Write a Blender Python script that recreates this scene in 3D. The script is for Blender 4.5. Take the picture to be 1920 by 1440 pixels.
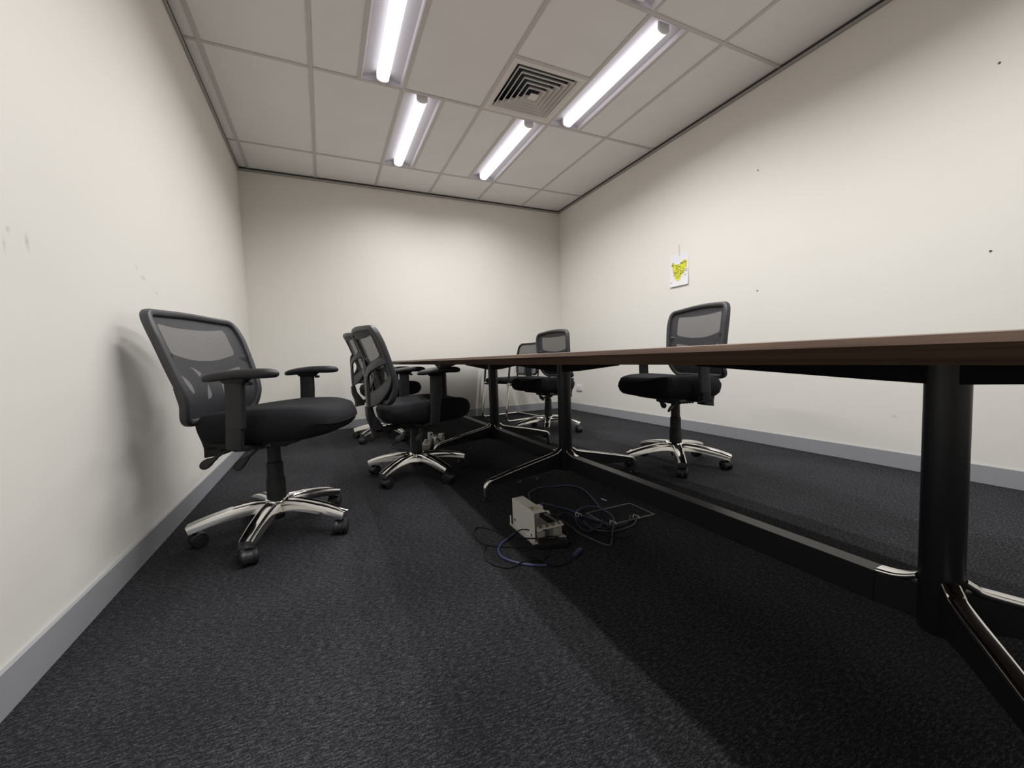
import bpy, bmesh, math, random
from mathutils import Vector, Matrix
from mathutils.geometry import delaunay_2d_cdt

# ------------------------------------------------------------------ scene, camera, world, exposure
for o in list(bpy.data.objects):
    bpy.data.objects.remove(o, do_unlink=True)
SC = bpy.context.scene
COL = SC.collection
rnd = random.Random(7)
PI = math.pi

W, H = 3.665, 2.6725              # room width and ceiling height; back wall stands at y = 0
YN = -6.55                        # wall behind the camera

cam_d = bpy.data.cameras.new('camera')
cam = bpy.data.objects.new('camera', cam_d)
COL.objects.link(cam)
cam_d.sensor_fit = 'HORIZONTAL'
cam_d.sensor_width = 36.0
cam_d.lens = 761.22 / 1920 * 36.0
cam_d.clip_start = 0.02
_R = Vector((0.906834, -0.420118, -0.033968))
_U = Vector((0.057517, 0.043508, 0.997396))
_F = Vector((0.417546, 0.906426, -0.063618))
cam.matrix_world = Matrix(((_R.x, _U.x, -_F.x, 0.657974), (_R.y, _U.y, -_F.y, -4.825694),
                           (_R.z, _U.z, -_F.z, 0.716783), (0, 0, 0, 1)))
SC.camera = cam

world = bpy.data.worlds.new('world')
SC.world = world
world.use_nodes = True
world.node_tree.nodes['Background'].inputs[0].default_value = (0.5, 0.5, 0.5, 1)
world.node_tree.nodes['Background'].inputs[1].default_value = 0.05

SC.view_settings.view_transform = 'Standard'
SC.view_settings.look = 'None'
SC.view_settings.gamma = 1.0
SC.view_settings.use_curve_mapping = False
SC.view_settings.exposure = 0.0
SC.cycles.caustics_reflective = False
SC.cycles.caustics_refractive = False
LAMP_WATTS = 14.4                 # each ceiling lamp (the only lights of the room)
LAMP_SPREAD = math.radians(155)   # their lens throws the light mostly downwards


# ------------------------------------------------------------------ materials
def new_mat(name):
    m = bpy.data.materials.new(name)
    m.use_nodes = True
    nt = m.node_tree
    return m, nt, nt.nodes['Principled BSDF']


def setv(node, key, val):
    node.inputs[key].default_value = val


def simple(name, col, rough=0.5, metal=0.0, spec=0.5, bump=0.0, bscale=200.0, var=0.0, vscale=20.0):
    m, nt, b = new_mat(name)
    setv(b, 'Base Color', (*col, 1))
    setv(b, 'Roughness', rough)
    setv(b, 'Metallic', metal)
    setv(b, 'Specular IOR Level', spec)
    tc = nt.nodes.new('ShaderNodeTexCoord')
    if bump > 0:
        n = nt.nodes.new('ShaderNodeTexNoise')
        setv(n, 'Scale', bscale)
        setv(n, 'Detail', 3.0)
        nt.links.new(tc.outputs['Object'], n.inputs['Vector'])
        bp = nt.nodes.new('ShaderNodeBump')
        setv(bp, 'Strength', bump)
        setv(bp, 'Distance', 0.002)
        nt.links.new(n.outputs['Fac'], bp.inputs['Height'])
        nt.links.new(bp.outputs['Normal'], b.inputs['Normal'])
    if var > 0:
        n = nt.nodes.new('ShaderNodeTexNoise')
        setv(n, 'Scale', vscale)
        setv(n, 'Detail', 4.0)
        nt.links.new(tc.outputs['Object'], n.inputs['Vector'])
        r = nt.nodes.new('ShaderNodeValToRGB')
        r.color_ramp.elements[0].position = 0.3
        r.color_ramp.elements[1].position = 0.7
        r.color_ramp.elements[0].color = (*[c * (1 - var) for c in col], 1)
        r.color_ramp.elements[1].color = (*[min(1, c * (1 + var)) for c in col], 1)
        nt.links.new(n.outputs['Fac'], r.inputs['Fac'])
        nt.links.new(r.outputs['Color'], b.inputs['Base Color'])
    return m


def wall_material(name, marks=()):
    """cream paint with faint roller texture; marks = (y, z, ry, rz, strength) scuffs and wide faint darker patches with a shape of their own"""
    m, nt, b = new_mat(name)
    col = (0.80, 0.778, 0.728)
    setv(b, 'Roughness', 0.62)
    setv(b, 'Specular IOR Level', 0.3)
    tc = nt.nodes.new('ShaderNodeTexCoord')
    n = nt.nodes.new('ShaderNodeTexNoise')
    setv(n, 'Scale', 1.3)
    setv(n, 'Detail', 5.0)
    nt.links.new(tc.outputs['Object'], n.inputs['Vector'])
    r = nt.nodes.new('ShaderNodeValToRGB')
    r.color_ramp.elements[0].position = 0.25
    r.color_ramp.elements[1].position = 0.75
    r.color_ramp.elements[0].color = (*[c * 0.975 for c in col], 1)
    r.color_ramp.elements[1].color = (*[c * 1.015 for c in col], 1)
    nt.links.new(n.outputs['Fac'], r.inputs['Fac'])
    out = r.outputs['Color']
    for (ax, y, z, ry, rz, s) in marks:
        mp = nt.nodes.new('ShaderNodeMapping')
        mp.vector_type = 'TEXTURE'
        if ax == 'y':
            setv(mp, 'Location', (0, y, z))
            setv(mp, 'Scale', (1e4, ry, rz))
        else:
            setv(mp, 'Location', (y, 0, z))
            setv(mp, 'Scale', (ry, 1e4, rz))
        nt.links.new(tc.outputs['Object'], mp.inputs['Vector'])
        gr = nt.nodes.new('ShaderNodeTexGradient')
        gr.gradient_type = 'SPHERICAL'
        nt.links.new(mp.outputs['Vector'], gr.inputs['Vector'])
        n2 = nt.nodes.new('ShaderNodeTexNoise')
        setv(n2, 'Scale', 45.0)
        setv(n2, 'Detail', 4.0)
        nt.links.new(tc.outputs['Object'], n2.inputs['Vector'])
        ml = nt.nodes.new('ShaderNodeMath')
        ml.operation = 'MULTIPLY'
        nt.links.new(gr.outputs['Fac'], ml.inputs[0])
        nt.links.new(n2.outputs['Fac'], ml.inputs[1])
        m2 = nt.nodes.new('ShaderNodeMath')
        m2.operation = 'MULTIPLY'
        m2.use_clamp = True
        nt.links.new(ml.outputs[0], m2.inputs[0])
        m2.inputs[1].default_value = s * 1.3
        mx = nt.nodes.new('ShaderNodeMix')
        mx.data_type = 'RGBA'
        nt.links.new(m2.outputs[0], mx.inputs['Factor'])
        nt.links.new(out, mx.inputs[6])
        mx.inputs[7].default_value = (0.42, 0.40, 0.375, 1)
        out = mx.outputs[2]
    nt.links.new(out, b.inputs['Base Color'])
    n3 = nt.nodes.new('ShaderNodeTexNoise')
    setv(n3, 'Scale', 260.0)
    setv(n3, 'Detail', 2.0)
    nt.links.new(tc.outputs['Object'], n3.inputs['Vector'])
    bp = nt.nodes.new('ShaderNodeBump')
    setv(bp, 'Strength', 0.06)
    setv(bp, 'Distance', 0.001)
    nt.links.new(n3.outputs['Fac'], bp.inputs['Height'])
    nt.links.new(bp.outputs['Normal'], b.inputs['Normal'])
    return m


def carpet_material():
    m, nt, b = new_mat('carpet')
    setv(b, 'Roughness', 0.95)
    setv(b, 'Specular IOR Level', 0.1)
    tc = nt.nodes.new('ShaderNodeTexCoord')

    def noise(sx, sy, det, rough=0.6):
        mp = nt.nodes.new('ShaderNodeMapping')
        setv(mp, 'Scale', (sx, sy, 1))
        setv(mp, 'Rotation', (0, 0, 0.05))
        nt.links.new(tc.outputs['Object'], mp.inputs['Vector'])
        n = nt.nodes.new('ShaderNodeTexNoise')
        setv(n, 'Scale', 1.0)
        setv(n, 'Detail', det)
        setv(n, 'Roughness', rough)
        nt.links.new(mp.outputs['Vector'], n.inputs['Vector'])
        return n.outputs['Fac']
    streak = noise(62, 215, 4.0, 0.7)
    fleck = noise(260, 380, 1.0)
    patch = noise(2.2, 2.2, 3.0)

    def math_(op, a, c):
        q = nt.nodes.new('ShaderNodeMath')
        q.operation = op
        for i, v in enumerate((a, c)):
            if isinstance(v, (int, float)):
                q.inputs[i].default_value = v
            else:
                nt.links.new(v, q.inputs[i])
        return q.outputs[0]
    mix = math_('ADD', math_('MULTIPLY', streak, 0.62), math_('MULTIPLY', fleck, 0.38))
    mix2 = math_('ADD', mix, math_('MULTIPLY', math_('SUBTRACT', patch, 0.5), 0.10))
    r = nt.nodes.new('ShaderNodeValToRGB')
    e = r.color_ramp.elements
    e[0].position = 0.36
    e[0].color = (0.008, 0.008, 0.0092, 1)
    e[1].position = 0.68
    e[1].color = (0.105, 0.105, 0.114, 1)
    x = e.new(0.50)
    x.color = (0.023, 0.023, 0.026, 1)
    nt.links.new(mix2, r.inputs['Fac'])
    nt.links.new(r.outputs['Color'], b.inputs['Base Color'])
    bp = nt.nodes.new('ShaderNodeBump')
    setv(bp, 'Strength', 0.55)
    setv(bp, 'Distance', 0.004)
    nt.links.new(mix, bp.inputs['Height'])
    nt.links.new(bp.outputs['Normal'], b.inputs['Normal'])
    return m


def wood_material():
    m, nt, b = new_mat('walnut')
    setv(b, 'Roughness', 0.38)
    tc = nt.nodes.new('ShaderNodeTexCoord')
    mp = nt.nodes.new('ShaderNodeMapping')
    setv(mp, 'Scale', (38, 1.6, 90))
    nt.links.new(tc.outputs['Object'], mp.inputs['Vector'])
    n = nt.nodes.new('ShaderNodeTexNoise')
    setv(n, 'Scale', 1.0)
    setv(n, 'Detail', 6.0)
    setv(n, 'Distortion', 0.8)
    nt.links.new(mp.outputs['Vector'], n.inputs['Vector'])
    r = nt.nodes.new('ShaderNodeValToRGB')
    e = r.color_ramp.elements
    e[0].position, e[1].position = 0.32, 0.70
    e[0].color = (0.080, 0.046, 0.034, 1)
    e[1].color = (0.200, 0.125, 0.085, 1)
    nt.links.new(n.outputs['Fac'], r.inputs['Fac'])
    nt.links.new(r.outputs['Color'], b.inputs['Base Color'])
    return m


def net_material():
    """woven chair netting: fine threads with see-through holes between them"""
    m, nt, b = new_mat('netting')
    setv(b, 'Base Color', (0.046, 0.045, 0.051, 1))
    setv(b, 'Roughness', 0.6)
    tc = nt.nodes.new('ShaderNodeTexCoord')
    outs = []
    for axis in ('Y', 'Z'):
        wv = nt.nodes.new('ShaderNodeTexWave')
        wv.wave_type = 'BANDS'
        wv.bands_direction = axis
        setv(wv, 'Scale', 105.0)
        nt.links.new(tc.outputs['Object'], wv.inputs['Vector'])
        outs.append(wv.outputs['Fac'])
    mx = nt.nodes.new('ShaderNodeMath')
    mx.operation = 'MULTIPLY'
    nt.links.new(outs[0], mx.inputs[0])
    nt.links.new(outs[1], mx.inputs[1])
    mr = nt.nodes.new('ShaderNodeMapRange')
    setv(mr, 'From Min', 0.0)
    setv(mr, 'From Max', 0.8)
    setv(mr, 'To Min', 0.90)
    setv(mr, 'To Max', 0.52)
    nt.links.new(mx.outputs[0], mr.inputs['Value'])
    nt.links.new(mr.outputs[0], b.inputs['Alpha'])
    return m


def emit_material(name, col, s):
    m, nt, b = new_mat(name)
    setv(b, 'Base Color', (0.9, 0.9, 0.9, 1))
    setv(b, 'Emission Color', (*col, 1))
    setv(b, 'Emission Strength', s)
    return m


M = {}
M['carpet'] = carpet_material()
M['wood'] = wood_material()
M['net'] = net_material()
M['skirting'] = simple('skirting_grey', (0.34, 0.345, 0.365), 0.45, bump=0.02)
M['tile'] = simple('ceiling_tile', (0.835, 0.845, 0.85), 0.9, spec=0.1, bump=0.12, bscale=420, var=0.02, vscale=3)
M['tee'] = simple('ceiling_grid', (0.58, 0.565, 0.55), 0.5)
M['trim'] = simple('ceiling_trim', (0.36, 0.35, 0.335), 0.5)
M['gap'] = simple('shadow_gap', (0.04, 0.04, 0.04), 0.8)
M['pan'] = simple('lamp_pan', (0.60, 0.58, 0.63), 0.5)
M['lip'] = simple('lamp_lip', (0.85, 0.85, 0.85), 0.4)
M['cap'] = simple('lamp_cap', (0.85, 0.85, 0.86), 0.5)
M['tube'] = emit_material('lamp_tube', (1.0, 0.985, 1.0), 1.5)               # glowing diffuser
M['tube'].cycles.emission_sampling = 'NONE'
M['vent'] = simple('vent_white', (0.74, 0.72, 0.70), 0.5)
M['duct'] = simple('vent_duct', (0.03, 0.04, 0.06), 0.7)
M['black_metal'] = simple('black_powder_coat', (0.012, 0.012, 0.014), 0.38, bump=0.03, bscale=900)
M['beam'] = simple('beam_coat', (0.014, 0.014, 0.016), 0.36)
M['arm_black'] = simple('matt_black_steel', (0.006, 0.006, 0.007), 0.75, spec=0.2)
M['chrome'] = simple('chrome', (0.86, 0.85, 0.83), 0.10, 1.0)
M['plastic'] = simple('black_plastic', (0.017, 0.017, 0.0195), 0.5, spec=0.4, bump=0.05, bscale=700)
M['rim'] = simple('back_frame_plastic', (0.042, 0.043, 0.047), 0.42, bump=0.05, bscale=700)
M['shell'] = simple('back_shell', (0.036, 0.036, 0.042), 0.7)
M['fabric'] = simple('black_fabric', (0.0115, 0.012, 0.0145), 0.85, spec=0.22, bump=0.25, bscale=900)
M['rubber'] = simple('caster_black', (0.018, 0.018, 0.020), 0.42)
M['steel'] = simple('dark_steel', (0.10, 0.10, 0.105), 0.35, 0.8)
M['white_metal'] = simple('white_enamel', (0.74, 0.735, 0.70), 0.45, var=0.03)
M['grey_plastic'] = simple('grey_plastic', (0.20, 0.195, 0.185), 0.55)
M['beige_plastic'] = simple('beige_plastic', (0.42, 0.40, 0.35), 0.5)
M['fin'] = simple('finned_board', (0.085, 0.082, 0.08), 0.5)
M['connector'] = simple('connector_cream', (0.62, 0.56, 0.42), 0.5)
M['blue_cable'] = simple('blue_cable', (0.045, 0.062, 0.150), 0.45)
M['navy_cable'] = simple('navy_cable', (0.018, 0.024, 0.055), 0.5)
M['black_cable'] = simple('black_cable', (0.009, 0.009, 0.010), 0.55, spec=0.25)
M['grey_cable'] = simple('grey_cable', (0.055, 0.055, 0.058), 0.5)
M['white_plastic'] = simple('white_plastic', (0.74, 0.73, 0.72), 0.4)
M['paper'] = simple('paper', (0.80, 0.80, 0.83), 0.8)
M['yellow'] = simple('yellow_print', (0.72, 0.72, 0.06), 0.8)
M['ink'] = simple('ink', (0.10, 0.10, 0.02), 0.8)
M['ink_black'] = simple('black_ink', (0.06, 0.06, 0.06), 0.8)
M['tape'] = simple('tape', (0.74, 0.70, 0.62), 0.3)
M['brass'] = simple('floor_box_rim', (0.17, 0.17, 0.165), 0.45, 0.2)
M['hole'] = simple('wall_plug', (0.16, 0.15, 0.14), 0.7)


# ------------------------------------------------------------------ geometry helpers
def finish(bm, name, mat, smooth=True, angle=40):
    bmesh.ops.recalc_face_normals(bm, faces=bm.faces[:])
    me = bpy.data.meshes.new(name)
    bm.to_mesh(me)
    bm.free()
    if mat is not None:
        me.materials.append(mat)
    if smooth:
        for p in me.polygons:
            p.use_smooth = True
        me.set_sharp_from_angle(angle=math.radians(angle))
    return me


def link(name, me, parent=None, loc=(0, 0, 0), rot=(0, 0, 0)):
    o = bpy.data.objects.new(name, me)
    COL.objects.link(o)
    o.location = loc
    o.rotation_euler = rot
    if parent is not None:
        o.parent = parent
    return o


def obj(name, bm, mat, parent=None, loc=(0, 0, 0), rot=(0, 0, 0), smooth=True, angle=40):
    return link(name, finish(bm, name, mat, smooth, angle), parent, loc, rot)


def tag(o, label, cat, group=None):
    o['label'] = label
    o['category'] = cat
    if group:
        o['group'] = group
    return o


def thing(name, label, cat, loc=(0, 0, 0), rotz=0.0, group=None):
    o = link(name, None, None, loc, (0, 0, rotz))
    return tag(o, label, cat, group)


def structure(o):
    o['kind'] = 'structure'
    return o


def box(x0, x1, y0, y1, z0, z1, bevel=0.0, seg=2, bm=None):
    new = bmesh.new()
    vs = [new.verts.new((x, y, z)) for z in (z0, z1) for y in (y0, y1) for x in (x0, x1)]
    for f in ((0, 1, 3, 2), (4, 6, 7, 5), (0, 4, 5, 1), (2, 3, 7, 6), (0, 2, 6, 4), (1, 5, 7, 3)):
        new.faces.new([vs[i] for i in f])
    if bevel > 0:
        bmesh.ops.bevel(new, geom=new.edges[:], offset=bevel, segments=seg, profile=0.5, affect='EDGES')
    if bm is None:
        return new
    return merge(bm, new)


def merge(bm, other):
    me = bpy.data.meshes.new('tmp')
    other.to_mesh(me)
    other.free()
    bm.from_mesh(me)
    bpy.data.meshes.remove(me)
    return bm


def xform(bm, mat):
    bmesh.ops.transform(bm, matrix=mat, verts=bm.verts[:])
    return bm


def loft(rings, bm=None, closed=True, cap=True):
    bm = bm or bmesh.new()
    vr = [[bm.verts.new(p) for p in r] for r in rings]
    n = len(rings[0])
    for a, b in zip(vr[:-1], vr[1:]):
        for i in range(n if closed else n - 1):
            j = (i + 1) % n
            try:
                bm.faces.new((a[i], a[j], b[j], b[i]))
            except ValueError:
                pass
    if cap:
        for r in (vr[0], vr[-1]):
            try:
                bm.faces.new(r)
            except ValueError:
                pass
    return bm


def lathe(prof, n=24, bm=None, axis='z', cap=True):
    rings = []
    for r, h in prof:
        ring = []
        for i in range(n):
            a = 2 * PI * i / n
            c, s = r * math.cos(a), r * math.sin(a)
            ring.append((c, s, h) if axis == 'z' else (h, c, s) if axis == 'x' else (c, h, s))
        rings.append(ring)
    return loft(rings, bm, True, cap)


def catmull(pts, k=6, closed=False):
    P = [Vector(p) for p in pts]
    out = []
    n = len(P)
    for i in range(n if closed else n - 1):
        p1, p2 = P[i], P[(i + 1) % n]
        p0 = P[i - 1] if (closed or i > 0) else p1 * 2 - p2
        p3 = P[(i + 2) % n] if (closed or i + 2 < n) else p2 * 2 - p1
        for j in range(k):
            t = j / k
            out.append(0.5 * ((2 * p1) + (p2 - p0) * t + (2 * p0 - 5 * p1 + 4 * p2 - p3) * t * t
                              + (3 * p1 - p0 - 3 * p2 + p3) * t ** 3))
    if not closed:
        out.append(P[-1])
    return out


def sweep(path, section, bm=None, closed=False, up=None, scales=None, cap=True):
    """section: list of (a, b) offsets along (side, up) of a frame carried along the path"""
    path = [Vector(p) for p in path]
    n = len(path)
    rings = []
    prev = None
    for i in range(n):
        if closed:
            t = (path[(i + 1) % n] - path[i - 1]).normalized()
        else:
            t = (path[min(i + 1, n - 1)] - path[max(i - 1, 0)]).normalized()
        if up is not None:
            u = Vector(up(i) if callable(up) else up)
            u = (u - t * u.dot(t))
            u.normalize()
        else:
            if prev is None:
                u = Vector((0, 0, 1))
                if abs(t.z) > 0.9:
                    u = Vector((1, 0, 0))
            else:
                u = prev
            u = (u - t * u.dot(t))
            if u.length < 1e-6:
                u = t.orthogonal()
            u.normalize()
            prev = u
        s = t.cross(u)
        k = scales[i] if scales else 1.0
        ka, kb = k if isinstance(k, tuple) else (k, k)
        rings.append([tuple(path[i] + s * (a * ka) + u * (b * kb)) for a, b in section])
    if closed:
        rings.append(rings[0])
        bm = loft(rings, bm, True, False)
        bmesh.ops.remove_doubles(bm, verts=bm.verts[:], dist=1e-6)
        return bm
    return loft(rings, bm, True, cap)


def circle(r, n=10, rb=None):
    rb = rb or r
    return [(r * math.cos(2 * PI * i / n), rb * math.sin(2 * PI * i / n)) for i in range(n)]


def rrect(w, h, r, n=3):
    pts = []
    for cx, cy, a0 in ((w - r, h - r, 0), (-w + r, h - r, 90), (-w + r, -h + r, 180), (w - r, -h + r, 270)):
        for i in range(n + 1):
            a = math.radians(a0 + 90 * i / n)
            pts.append((cx + r * math.cos(a), cy + r * math.sin(a)))
    return pts


def tube(pts, r, n=8, k=6, bm=None, closed=False):
    return sweep(catmull(pts, k, closed), circle(r, n), bm, closed)


def fillet(poly, radii, n=6):
    """round the corners of a 2D polygon"""
    out = []
    m = len(poly)
    for i in range(m):
        p = Vector(poly[i])
        a = Vector(poly[i - 1]) - p
        b = Vector(poly[(i + 1) % m]) - p
        r = radii[i] if isinstance(radii, (list, tuple)) else radii
        if r <= 0:
            out.append(tuple(p))
            continue
        d = min(r, a.length * 0.48, b.length * 0.48)
        s, e = p + a.normalized() * d, p + b.normalized() * d
        for j in range(n + 1):
            t = j / n
            out.append(tuple(s * (1 - t) ** 2 + p * 2 * t * (1 - t) + e * t * t))
    return out


def inside(pt, poly):
    x, y = pt
    c = False
    for i in range(len(poly)):
        x1, y1 = poly[i - 1]
        x2, y2 = poly[i]
        if (y1 > y) != (y2 > y) and x < (x2 - x1) * (y - y1) / (y2 - y1) + x1:
            c = not c
    return c


def panel(outline, holes, fmap, thick, step=0.03):
    """flat outline with holes, tessellated and mapped on a curved surface, with thickness"""
    verts, edges = [], []
    for loop in [outline] + holes:
        s = len(verts)
        verts += [Vector(p) for p in loop]
        edges += [(s + i, s + (i + 1) % len(loop)) for i in range(len(loop))]
    xs = [p[0] for p in outline]
    zs = [p[1] for p in outline]
    y = min(xs) + step / 2
    while y < max(xs):
        z = min(zs) + step / 2
        while z < max(zs):
            if inside((y, z), outline) and not any(inside((y, z), h) for h in holes):
                verts.append(Vector((y, z)))
            z += step
        y += step
    v, e, f, *_ = delaunay_2d_cdt(verts, edges, [], 0, 1e-5)
    bm = bmesh.new()
    A = [bm.verts.new(fmap(p.x, p.y, 0.0)) for p in v]
    B = [bm.verts.new(fmap(p.x, p.y, -thick)) for p in v] if thick > 0 else None
    cnt = {}
    for t in f:
        c = (sum(v[i].x for i in t) / 3, sum(v[i].y for i in t) / 3)
        if not inside(c, outline) or any(inside(c, h) for h in holes):
            continue
        bm.faces.new([A[i] for i in t])
        if B:
            bm.faces.new([B[i] for i in reversed(t)])
        for i in range(len(t)):
            k = (t[i], t[(i + 1) % len(t)])
            cnt[tuple(sorted(k))] = cnt.get(tuple(sorted(k)), []) + [k]
    if B:
        for k, l in cnt.items():
            if len(l) == 1:
                i, j = l[0]
                bm.faces.new((A[j], A[i], B[i], B[j]))
    loose = [q for q in bm.verts if not q.link_faces]
    bmesh.ops.delete(bm, geom=loose, context='VERTS')
    return bm


# ------------------------------------------------------------------ room shell
M['wall_plain'] = wall_material('wall_paint', [('x', 2.35, 0.30, 0.22, 0.28, 0.10), ('x', 0.95, 0.35, 0.10, 0.25, 0.08)])  # broad, barely darker ovals above the baseboard
M['wall_left'] = wall_material('wall_paint_left', [
    ('y', -3.375, 1.047, 0.012, 0.030, 0.9), ('y', -3.442, 1.060, 0.010, 0.012, 0.8),
    ('y', -3.46, 1.02, 0.006, 0.03, 0.6), ('y', -2.64, 1.10, 0.035, 0.010, 0.8), ('y', -2.70, 1.13, 0.012, 0.014, 0.6),
    ('y', -2.50, 1.06, 0.04, 0.012, 0.35), ('y', -2.62, 0.44, 0.10, 0.06, 0.35), ('y', -2.74, 0.36, 0.16, 0.10, 0.22)])  # last two: wide, faint darker patches low on the wall
M['wall_right'] = wall_material('wall_paint_right', [
    ('y', -3.05, 0.55, 0.03, 0.02, 0.3), ('y', -3.52, 0.57, 0.35, 0.05, 0.10), ('y', -3.62, 0.30, 0.02, 0.012, 0.6),
    ('y', -2.98, 0.655, 0.012, 0.010, 0.8), ('y', -3.1, 1.35, 0.5, 0.1, 0.03)])
T = 0.1
fl = structure(obj('floor', box(-T, W + T, YN - T, T, -0.1, 0.0), M['carpet'], smooth=False))
structure(obj('wall_left', box(-T, 0, YN - T, T, 0, H + 0.25), M['wall_left'], smooth=False))
structure(obj('wall_right', box(W, W + T, YN - T, T, 0, H + 0.25), M['wall_right'], smooth=False))
structure(obj('wall_back', box(0, W, 0, T, 0, H + 0.25), M['wall_plain'], smooth=False))
structure(obj('wall_front', box(0, W, YN - T, YN, 0, H + 0.25), M['wall_plain'], smooth=False))
BB = 0.095
structure(obj('baseboard_left', box(0, 0.011, YN + 0.011, -0.011, 0, BB, 0.002, 1), M['skirting']))
structure(obj('baseboard_right', box(W - 0.011, W, YN + 0.011, -0.011, 0, BB, 0.002, 1), M['skirting']))
structure(obj('baseboard_back', box(0, W, -0.011, 0, 0, BB, 0.002, 1), M['skirting']))
structure(obj('baseboard_front', box(0, W, YN, YN + 0.011, 0, BB, 0.002, 1), M['skirting']))

# ceiling: slab above, lay-in tiles and grid bars below it
ceil = structure(obj('ceiling', box(0, W, YN, 0, H + 0.16, H + 0.25), M['gap'], smooth=False))
GX = [0.0913 + 0.6 * k for k in range(6)]            # grid lines along y
GY = [-0.5496 - 1.2 * k for k in range(5)]           # grid lines along x
xs = [0.012] + GX + [W - 0.012]
ys = [-0.012] + GY + [YN + 0.012]
# lamps: (left x, row index) of 300 x 1200 lamps; vent in one 600 x 600 field
LAMPS = [(GX[2], 1), (GX[3] + 0.3, 1), (GX[1] + 0.3, 2), (GX[4], 2), (GX[2], 3), (GX[3] + 0.3, 3),
         (GX[1] + 0.3, 4), (GX[4], 4)]
VX0, VY1 = GX[3], GY[1]                              # vent field: x VX0..+0.6, y VY1-0.6..VY1
tile_cache = {}


def tile(x0, x1, y0, y1):
    key = (round(x1 - x0, 3), round(y1 - y0, 3))
    if key not in tile_cache:
        tile_cache[key] = finish(box(-key[0] / 2, key[0] / 2, -key[1] / 2, key[1] / 2, 0, 0.015), 'ceiling_tile', M['tile'], False)
    link('ceiling_tile', tile_cache[key], ceil, ((x0 + x1) / 2, (y0 + y1) / 2, H + 0.004 + rnd.uniform(0, 0.0015)))


def bar(x0, x1, y0, y1):
    obj('grid_bar', box(x0, x1, y0, y1, H, H + 0.0035), M['tee'], ceil, smooth=False)


TW = 0.012
for j in range(len(ys) - 1):
    yb, ya = ys[j], ys[j + 1]
    for i in range(len(xs) - 1):
        x0, x1 = xs[i], xs[i + 1]
        spans = [(x0, x1)]
        for lx, row in LAMPS:
            if row == j and lx >= x0 - 1e-4 and lx + 0.3 <= x1 + 1e-4:
                spans = [(lx + 0.3, x1)] if abs(lx - x0) < 1e-3 else [(x0, lx)]
                xm = lx + 0.3 if abs(lx - x0) < 1e-3 else lx
                bar(xm - TW, xm + TW, ya + TW, yb - TW)
        for a, b in spans:
            if abs(a - VX0) < 1e-3 and abs(yb - GY[1]) < 1e-3:
                bar(a + TW, b - TW, VY1 - 0.6 - TW, VY1 - 0.6 + TW)
                tile(a, b, ya, VY1 - 0.6)
            else:
                tile(a, b, ya, yb)
for k, x in enumerate(GX):
    bar(x - TW, x + TW, YN + 0.012, -0.012)
for y in GY:
    seg = [0.012] + GX + [W - 0.012]
    for a, b in zip(seg[:-1], seg[1:]):
        bar(a + (TW if a in GX else 0), b - (TW if b in GX else 0), y - TW, y + TW)

# perimeter: dark shadow gap above a grey wall angle
n = 1
for (a0, a1, b0, b1) in ((0, 0.014, YN + 0.014, -0.014), (W - 0.014, W, YN + 0.014, -0.014),
                         (0, W, -0.014, 0), (0, W, YN, YN + 0.014)):
    structure(obj('trim_%d' % n, box(a0, a1, b0, b1, H - 0.030, H - 0.011, 0.001, 1), M['trim']))
    o = structure(obj('trim_%d' % (n + 4), box(a0, a1, b0, b1, H - 0.011, H + 0.02), M['gap'], smooth=False))
    n += 1


# ------------------------------------------------------------------ ceiling lamps
def lamp(x0, row, label):
    y1, y0 = ys[row], ys[row + 1]
    if row == 4:
        y0 = y1 - 1.2 if y1 - 1.2 > YN + 0.012 else YN + 0.012
    L = (y1 - y0) / 2 - 0.013
    w = 0.15 - 0.013
    t = thing('ceiling_light', label, 'ceiling light', (x0 + 0.15, (y0 + y1) / 2, H + 0.004), 0, 'recessed tube ceiling lights')
    bm = bmesh.new()                                  # pan: lip, sloping reflector, flat middle
    prof = [(-w, 0.0), (-w + 0.006, 0.0), (-w + 0.012, 0.018), (-0.045, 0.040), (0.045, 0.040), (w - 0.012, 0.018), (w - 0.006, 0.0), (w, 0.0),
            (w, 0.06), (-w, 0.06)]
    loft([[(a, -L, b) for a, b in prof], [(a, L, b) for a, b in prof]], bm)
    obj('lamp_housing', bm, M['pan'], t, smooth=False)
    for s in (-1, 1):
        obj('housing_lip', box(s * w - 0.004, s * w + 0.004, -L, L, -0.003, 0.002), M['lip'], t, smooth=False)
        obj('end_plate', box(-w, w, s * L - 0.004, s * L + 0.004, -0.002, 0.04), M['pan'], t, smooth=False)
    R = 0.040
    ring = [(R * math.cos(PI + PI * i / 12), -R * math.sin(PI * i / 12) * 0.55) for i in range(13)] + [(R, 0.035), (-R, 0.035)]
    D = L - 0.055
    obj('diffuser_tube', loft([[(a, -D, b - 0.004) for a, b in ring], [(a, D, b - 0.004) for a, b in ring]]), M['tube'], t)
    ld = bpy.data.lights.new('tube_lamp', 'AREA')     # the tube's own light
    ld.shape = 'RECTANGLE'
    ld.size, ld.size_y = 0.050, 2 * D - 0.01
    ld.energy = LAMP_WATTS
    ld.spread = LAMP_SPREAD
    ld.color = (1.0, 0.995, 0.99)
    lo = bpy.data.objects.new('tube_lamp', ld)
    COL.objects.link(lo)
    lo.parent = t
    lo.location = (0, 0, -0.0275)
    ring2 = [(a * 1.04, b * 1.04) for a, b in ring]
    for s in (-1, 1):
        obj('end_cap', loft([[(a, s * D, b - 0.004) for a, b in ring2], [(a, s * (D + 0.012), b - 0.004) for a, b in ring2]]), M['cap'], t)
    return t


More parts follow.
